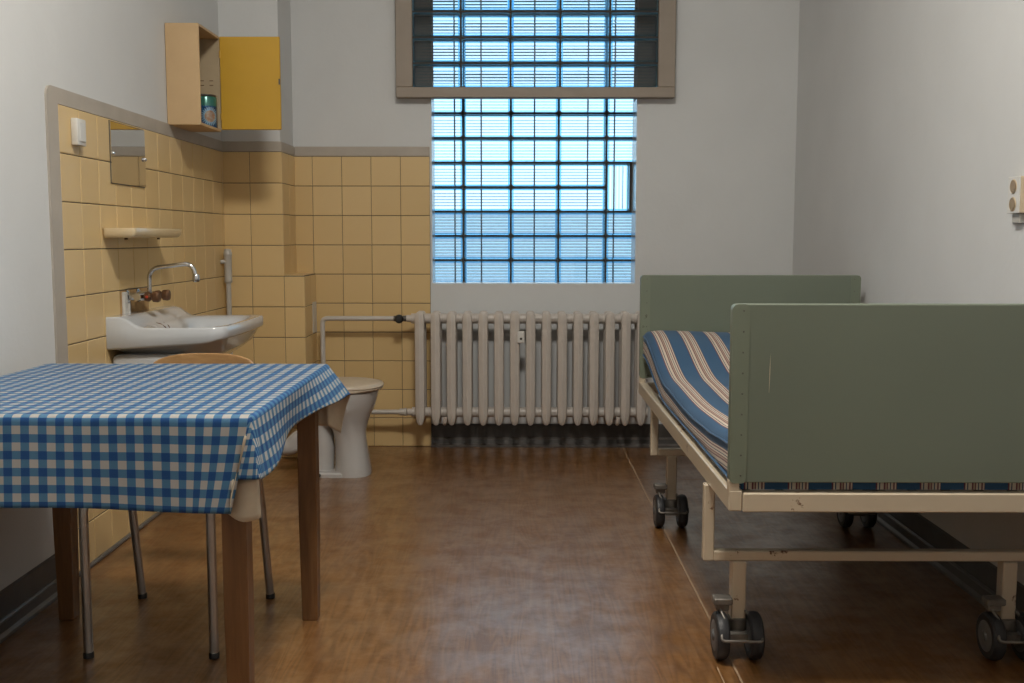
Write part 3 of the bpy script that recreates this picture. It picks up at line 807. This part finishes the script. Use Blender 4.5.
# ------------------------------------------------------------------ chair pushed under the table
ch = thing('chair', 'steel-tube chair with bent plywood back pushed in behind the table', 'chair', (-.96, 2.92, 0))
for sx_ in (-1, 1):
    xf, xk = -.960 + sx_ * .166, -.950 + sx_ * .197
    MB().tube(fillet([(xf, 2.676, .002), (xf + sx_ * .0, 2.678, .425), (xf - sx_ * .01, 2.78, .430)], .045, 8), .0122, 14).build('leg', 'steel_tube', ch, smooth=60)
    MB().tube(fillet([(xk, 3.138, .002), (xk - .015, 3.115, .30), (xk - .022, 3.085, .445), (xk - .020, 3.205, .715)], .05, 8), .0122, 14).build('back_leg', 'steel_tube', ch, smooth=60)
    for fx, fy in ((xf, 2.676), (xk, 3.138)):
        MB().lathe([(.0138, 0), (.0142, .012), (.0126, .016)], (fx, fy, 0), 'Z', 14).build('foot_cap', 'black_plastic', ch, smooth=40)
    MB().tube([(xf - sx_ * .01, 2.77, .430), (xk - .022, 3.092, .437)], .0095, 12).build('seat_rail', 'steel_tube', ch, smooth=60)
st = rrect(-.960 - .19, -.960 + .19, 2.70, 3.085, .06, 6)
m = MB(); m.loft([[(x, y, z + .012 * ((x + .96) / .19) ** 2) for x, y in [( -.96 + (px + .96) * sc, 2.89 + (py - 2.89) * sc) for px, py in st]] for z, sc in ((.441, .985), (.445, 1.0), (.452, 1.0), (.456, .985))])
m.build('seat', 'chair_wood', ch, smooth=40)
# curved backrest
loops = []
NB = 24
for k in range(NB + 1):
    u_ = -1 + 2 * k / NB; x = -.968 + u_ * .168
    zt_ = .744 - .030 * abs(u_) ** 3.2 - .02 * max(0, abs(u_) - .9) * 10
    zb_ = .580 + .022 * abs(u_) ** 3 + .02 * max(0, abs(u_) - .9) * 10
    yb = 3.262 - .030 * u_ * u_
    lean = .05
    loops.append([(x, yb - .005 - lean * (.744 - zb_), zb_), (x, yb + .005 - lean * (.744 - zb_), zb_), (x, yb + .005, zt_), (x, yb - .005, zt_)])
m = MB(); m.loft(loops); m.build('backrest', 'chair_wood', ch, bevel=.002, smooth=40)

# ------------------------------------------------------------------ wash basin
bs = thing('wash_basin', 'white ceramic wash basin on the yellow tiled wall', 'sink', (XL, 3.93, .62))
SX0, SX1, SY0, SY1 = XL + .0075, -1.022, 3.655, 4.275
def ring_pts(inset, zf, n=10):
    out = []
    x0, x1, y0, y1 = SX0, SX1 - inset, SY0 + inset, SY1 - inset
    pts = []
    r = max(.055 - inset * .3, .02)
    def lin(a, b, k): return [(lerp(a[0], b[0], i / k), lerp(a[1], b[1], i / k)) for i in range(k)]
    arc1 = [(x1 - r + r * math.sin(R(a)), y0 + r - r * math.cos(R(a))) for a in range(0, 91, 10)]
    arc2 = [(x1 - r + r * math.cos(R(a)), y1 - r + r * math.sin(R(a))) for a in range(0, 91, 10)]
    pts += lin((x0, y0), arc1[0], 16) + arc1 + lin(arc1[-1], arc2[0], 22)[1:] + arc2 + lin(arc2[-1], (x0, y1), 16)[1:] + lin((x0, y1), (x0, y0), 30)
    res = []
    for x, y in pts:
        if x > x1 - .06: x += .014 * (1 - ((y - 3.965) / .315) ** 2)      # bowed front
        res.append((x, y, zf(x, y)))
    return res
def rimz(x, y):
    return .788 + .038 * (1 - sstep(XL + .055, XL + .125, x)) + .003 * sstep(-1.2, -1.0, x)
def bowl(x, y):
    dx = abs(x + 1.180) / .128; dy = abs(y - 3.965) / .258
    d = (dx ** 4 + dy ** 4) ** .25
    return rimz(x, y) - .125 * (1 - sstep(.52, 1.04, d)) - .006 * (1 - sstep(.9, 1.2, d))
cxs, cys = -1.180, 3.965
m = MB()
outer = ring_pts(0, rimz)
def scaled(sx__, zfun, inset=0):
    return [(cxs + (x - cxs) * sx__, cys + (y - cys) * sx__) for x, y, z in ring_pts(inset, lambda a, b: 0)]
loops = []
base = [(x, y) for x, y, z in outer]
# lower shell from the underside up to the rim
def low(inset, z0_, frontlift):
    L = []
    for x, y, z in ring_pts(inset, lambda a, b: 0):
        L.append((x, y, z0_ + .021 * min(1, (x - XL) / .36) + frontlift * sstep(-1.10, -1.02, x)))
    return L
def shrink(sc, z_):
    return [(lerp(cxs, x, sc) if x > SX0 + .001 else lerp(-1.33, x, sc), lerp(cys, y, sc), z_) for x, y in base]
loops.append(shrink(.18, .648)); loops.append(shrink(.42, .653)); loops.append(shrink(.62, .676)); loops.append(shrink(.80, .702))
loops.append(low(.018, .708, .016)); loops.append(low(.004, .711, .016)); loops.append(low(.0, .717, .016))
loops.append([(x, y, rimz(x, y) - .006) for x, y, z in outer])
loops.append([(x, y, rimz(x, y)) for x, y, z in ring_pts(.005, rimz)])
for k in range(1, 19):
    sc = .985 - .985 * (k / 18) ** .9 if k < 18 else .02
    L = []
    for x, y in base:
        xx, yy = lerp(cxs, x, sc), lerp(cys, y, sc); L.append((xx, yy, bowl(xx, yy)))
    loops.append(L)
m.loft(loops); m.build('basin', 'ceramic', bs, smooth=50)
MB().lathe([(.022, .0), (.022, .004), (.014, .0035), (.006, .001)], (cxs, cys, bowl(cxs, cys) - .001), 'Z', 20).build('drain', 'chrome', bs, smooth=40)
# rusty streak on the tap ledge
def on_basin(x, y, r): return (x, y, bowl(x, y) + r * .1)
MB().tube([on_basin(-1.325 + .012 * k, 3.86 + .013 * k, .003) for k in range(8)], [.0008, .002, .0026, .003, .0026, .002, .0018, .0006], 8).build('rust_streak', 'stain_brown', bs)
MB().tube([on_basin(-1.320 + .018 * k, 3.925 + .004 * math.sin(k), .0022) for k in range(7)], [.001, .002, .0024, .002, .0022, .002, .0008], 8).build('rust_streak', 'stain_brown', bs)
MB().box(XL + .008, -1.17, 3.685, 4.18, .590, .690).build('bracket', 'ceramic', bs, bevel=.02, bseg=3, smooth=40)
MB().tube(fillet([(cxs, cys, .645), (cxs, cys, .50), (-1.25, cys, .46), (XL + .008, cys, .47)], .05, 8), .02, 14).build('trap_pipe', 'grey_plastic', bs, smooth=60)

tp = thing('tap', 'wall-mounted chrome tap with swan-neck spout and corroded handles', 'tap', (XL, 3.93, .88))
YT = 3.925
MB().box(XL - .001, XL + .0056, 3.797, 4.097, .762, .910).build('patch', 'patch_brown', wl)
m = MB(); m.box(XL + .003, XL + .016, 3.815, 3.850, .79, .905).box(XL + .003, XL + .014, 3.868, 3.884, .79, .905); m.build('plaster_lump', 'plaster_white', wl, bevel=.004)
MB().lathe([(.026, .004), (.026, .010), (.015, .016), (.013, .045)], (XL, YT - .055, .886), 'X', 18).build('wall_flange', 'chrome', tp, smooth=40)
MB().lathe([(.026, .004), (.026, .010), (.015, .016), (.013, .045)], (XL, YT + .055, .886), 'X', 18).build('wall_flange', 'chrome', tp, smooth=40)
MB().tube([(XL + .052, YT - .085, .886), (XL + .052, YT - .05, .886), (XL + .052, YT + .05, .886), (XL + .052, YT + .085, .886)], [.014, .017, .017, .014], 16).lathe([(.016, .03), (.013, .09)], (XL, YT, .886), 'X', 16).build('tap_body', 'chrome', tp, smooth=45)
for sg in (-1, 1):
    k_ = MB()
    k_.lathe([(.012, .058), (.017, .062), (.019, .075), (.013, .082), (.013, .086), (.020, .090), (.022, .108), (.018, .114), (.004, .116)], (XL + .012, YT + sg * .055, .886), 'X', 10)
    kn = k_.build('handle', 'rusty_tap', tp, smooth=35)
MB().lathe([(.005, 0), (.005, -.003)], (XL + .085, YT - .055 - .0185, .886), 'Y', 10).build('hot_mark', 'red_dot', tp)
MB().tube(fillet([(XL + .070, YT, .890), (XL + .070, YT, .988), (-1.207, YT, 1.008), (-1.191, YT, .945)], .048, 14), .0082, 14).build('spout', 'chrome', tp, smooth=60)
MB().lathe([(.0085, .968), (.0125, .962), (.0135, .944), (.0115, .938)], (-1.193, YT, 0), 'Z', 16).build('aerator', 'chrome', tp, smooth=40)

# overflow / vent pipe in the corner
vp = thing('waste_pipe', 'grey plastic standpipe in the tiled corner beside the basin', 'pipe', (-1.395, 5.125, 0))
MB().tube([(-1.400, 5.125, .0), (-1.400, 5.125, .90)], .0125, 16).build('lower_pipe', 'grey_plastic', vp, smooth=60)
MB().lathe([(.014, .880), (.0185, .886), (.0195, .895), (.0185, .902), (.0185, 1.010), (.0205, 1.013), (.0205, 1.030), (.0175, 1.034), (.0175, 1.046), (.004, 1.048)], (-1.400, 5.125, 0), 'Z', 20).build('sleeve', 'grey_plastic', vp, smooth=40)
MB().tube([(-1.400, 5.125, .985), (XL + .006, 5.105, .985)], .010, 12).build('spigot', 'grey_plastic', vp, smooth=50)

# shelf, mirror, switch on the left wall
sh = thing('wall_shelf', 'pale ceramic shelf below the mirror on yellow tiles', 'shelf', (XL, 3.93, 1.10))
XS0, XS1, YS0, YS1 = XL + .0075, -1.315, 3.650, 4.165
ol = rrect(XS0, XS1, YS0, YS1, .012, 3)
m = MB()
def shz(y, x, zl):   # thicker edge, shallow scooped top
    return zl
m.loft([[(lerp(XS0, x, sc), lerp(3.93, y, 1 - (1 - sc) * .2), z) for x, y in ol] for z, sc in ((1.102, .86), (1.106, .93), (1.114, .985), (1.130, 1.0), (1.136, .99), (1.136, .9), (1.1315, .86), (1.131, .2))])
m.build('shelf_slab', 'shelf_ceramic', sh, smooth=45)
for y_ in (3.76, 4.10): MB().lathe([(.006, 0), (.006, .008)], (XL + .05, y_, 1.0955), 'Z', 12).build('fixing_peg', 'stain_brown', sh, smooth=40)
mi = thing('mirror', 'small frameless rectangular mirror clipped to the yellow tiles', 'mirror', (XL, 3.93, 1.30))
MB().box(XL + .0085, XL + .0125, 3.750, 4.090, 1.296, 1.511).build('mirror_plate', 'mirror_glass', mi)
MB().box(XL + .0072, XL + .0084, 3.747, 4.093, 1.293, 1.514).build('mirror_edge', 'dark_metal', mi)
for y_ in (3.760, 4.078):
    MB().lathe([(.009, .008), (.009, .017), (.006, .021), (.001, .022)], (XL, y_, 1.400), 'X', 14).build('clip', 'chrome', mi, smooth=40)
sw = thing('light_switch', 'small white surface-mounted switch box high on the tiles', 'switch', (XL, 3.46, 1.39))
b0 = MB().box(XL + .0072, XL + .030, 3.425, 3.494, 1.400, 1.486).build('switch_box', 'white_plastic', sw, bevel=.004, bseg=2, smooth=40)
MB().box(XL + .030, XL + .033, 3.437, 3.482, 1.412, 1.474).build('rocker', 'white_plastic', sw, bevel=.002)

# wall cabinet with open yellow door, tin inside
cb = thing('wall_cabinet', 'small cream wall cabinet with its yellow door hanging open', 'cabinet', (XL, 4.55, 1.56))
CX0, CX1, CY0, CY1, CZ0, CZ1, PT = XL + .002, -1.298, 4.398, 4.706, 1.566, 1.976, .010
MB().box(CX0, CX1, CY0, CY0 + PT, CZ0, CZ1).build('side_panel', 'cabinet_cream', cb, bevel=.0015)
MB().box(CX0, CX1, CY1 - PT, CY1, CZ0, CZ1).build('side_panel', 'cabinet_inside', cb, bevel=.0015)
MB().box(CX0, CX1, CY0 + PT, CY1 - PT, CZ1 - PT, CZ1).build('top_panel', 'cabinet_cream', cb)
MB().box(CX0, CX1, CY0 + PT, CY1 - PT, CZ0, CZ0 + PT).build('bottom_panel', 'cabinet_cream', cb)
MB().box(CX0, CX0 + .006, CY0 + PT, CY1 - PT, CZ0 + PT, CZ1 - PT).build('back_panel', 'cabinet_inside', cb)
for zz in (1.765, 1.785):
    for yy, ln in ((4.62, .05),):
        for x_ in (-1.375, -1.335): MB().box(x_ - .008, x_ + .008, CY1 - PT - .0012, CY1 - PT, zz, zz + .003).build('slot', 'stain_brown', cb)
dr = MB().box(-1.296, -1.033, CY1 - .010, CY1 + .006, 1.576, 1.976).build('door', 'door_yellow', cb, bevel=.002)
MB().box(-1.0395, -1.0325, CY1 - .014, CY1 - .010, 1.770, 1.795).build('catch', 'dark_metal', dr)
for zz in (1.63, 1.90): MB().tube([(-1.294, CY1 - .013, zz - .015), (-1.294, CY1 - .013, zz + .015)], .004, 8).build('hinge', 'door_yellow', dr)
tn = thing('printed_tin', 'dark blue printed tin with green lid inside the cabinet', 'tin', (-1.349, 4.55, CZ0 + PT))
m = MB(); N = 32; rr_, h0, h1 = .050, CZ0 + PT, CZ0 + PT + .132
loops, uv = [], []
for z in (h0, h0 + .004, h1 - .004, h1):
    r_ = rr_ if h0 < z < h1 else rr_ * .97
    loops.append([(-1.349 + r_ * math.cos(2 * PI * k / N), 4.643 + r_ * math.sin(2 * PI * k / N), z) for k in range(N)])
    uv += [((k / N) * 2.4 - 1.564, (z - h0) / (h1 - h0)) for k in range(N)]
m.loft(loops); m.uv = uv
m.build('tin_body', 'tin_print', tn, smooth=40)
MB().lathe([(rr_ * .9, 0), (rr_ * .96, .004), (rr_ * .90, .010), (.001, .010)], (-1.349, 4.643, h1), 'Z', N).build('tin_lid', 'dark_metal', tn, smooth=40)

# small access plate on the low box
tag(MB().box(XB + .0072, XB + .0105, 5.385, 5.480, .612, .772).build('access_plate', 'white_plastic', bevel=.0015), 'flat white access plate on the side of the low tiled box', 'plate')

# socket on the right wall
so = thing('wall_socket', 'white double power socket on the bare wall above the bed', 'socket', (XR, 3.0, 1.17))
sb_ = MB().box(XR - .0215, XR - .001, 2.998, 3.068, 1.174, 1.278).build('socket_box', 'beige_plastic', so, bevel=.002)
fp = MB().box(XR - .0255, XR - .0215, 2.998, 3.068, 1.174, 1.278).build('face_plate', 'white_plastic', so, bevel=.0012)
for zz in (1.200, 1.250):
    MB().lathe([(.0185, -.0004), (.0195, -.0022), (.0208, -.0006)], (XR - .0255, 3.033, zz), 'X', 24).build('socket_well', 'beige_plastic', fp, smooth=40)
    MB().lathe([(.0165, -.0028), (.0165, -.0012)], (XR - .0255, 3.033, zz), 'X', 24).build('socket_recess', 'socket_brown', fp)
MB().box(XR - .016, XR - .001, 3.010, 3.055, 1.146, 1.1735).build('under_box', 'grey_plastic', so, bevel=.002)  # small grey box directly under the socket

# ------------------------------------------------------------------ toilet
to = thing('toilet', 'white ceramic floor toilet with closed cream lid beside the radiator', 'toilet', (-.82, 4.86, 0))
YC = 4.86
def ell(x0, x1, hw, z, n=40, pw=2.4):
    cx, hx_ = (x0 + x1) / 2, (x1 - x0) / 2; L = []
    for k in range(n):
        a = 2 * PI * k / n; c, s_ = math.cos(a), math.sin(a)
        L.append((cx + hx_ * math.copysign(abs(c) ** (2 / pw), c), YC + hw * math.copysign(abs(s_) ** (2 / pw), s_), z))
    return L
m = MB()
m.loft([ell(-.845, -.676, .108, .0), ell(-.845, -.676, .108, .012), ell(-.843, -.682, .100, .05), ell(-.842, -.692, .094, .11), ell(-.845, -.700, .092, .17), ell(-.855, -.699, .098, .21), ell(-.885, -.685, .117, .26), ell(-.930, -.663, .146, .31),
        ell(-.985, -.647, .170, .355), ell(-1.01, -.640, .178, .385), ell(-1.012, -.638, .179, .398), ell(-1.0, -.65, .165, .400)])
m.build('bowl', 'toilet_ceramic', to, smooth=50)
m = MB(); m.loft([ell(-.952, -.74, .104, .0, pw=3), ell(-.952, -.74, .104, .014, pw=3), ell(-.945, -.75, .096, .022, pw=3)]); m.build('foot', 'toilet_ceramic', to, smooth=40)
tr = MB().tube(fillet([(-.86, YC, .30), (-.915, YC, .235), (-.905, YC, .12), (-.91, YC, .018)], .05, 8), [.075] * 3 + [.062] * 30 if False else .058, 20).build('trapway', 'toilet_ceramic', to, smooth=60)
MB().tube(fillet([(-.93, YC, .20), (-1.02, YC, .16), (-1.05, YC, .125), (XL + .008, YC, .115)], .05, 8), .042, 20).build('outlet_pipe', 'toilet_ceramic', to, smooth=60)
MB().lathe([(.009, .0), (.009, -.003), (.004, -.004)], (-.905, YC - .103, .012), 'Y', 12).build('floor_bolt', 'dark_metal', to)
m = MB(); m.loft([ell(-1.03, -.632, .183, .401, pw=2.3), ell(-1.035, -.622, .189, .404, pw=2.3), ell(-1.035, -.618, .190, .411, pw=2.3), ell(-1.03, -.625, .185, .4145, pw=2.3)]); m.build('seat', 'toilet_lid', to, smooth=50)
m = MB(); m.loft([ell(-1.035, -.622, .188, .415, pw=2.3), ell(-1.038, -.616, .191, .419, pw=2.3), ell(-1.036, -.620, .189, .428, pw=2.3), ell(-1.02, -.65, .170, .434, pw=2.3), ell(-.96, -.72, .11, .437, pw=2.3), ell(-.86, -.80, .03, .438, pw=2.3)]); m.build('lid', 'toilet_lid', to, smooth=60)
MB().tube([(-1.045, YC - .07, .415), (-1.045, YC + .07, .415)], .011, 10).build('lid_hinge', 'white_plastic', to, smooth=50)
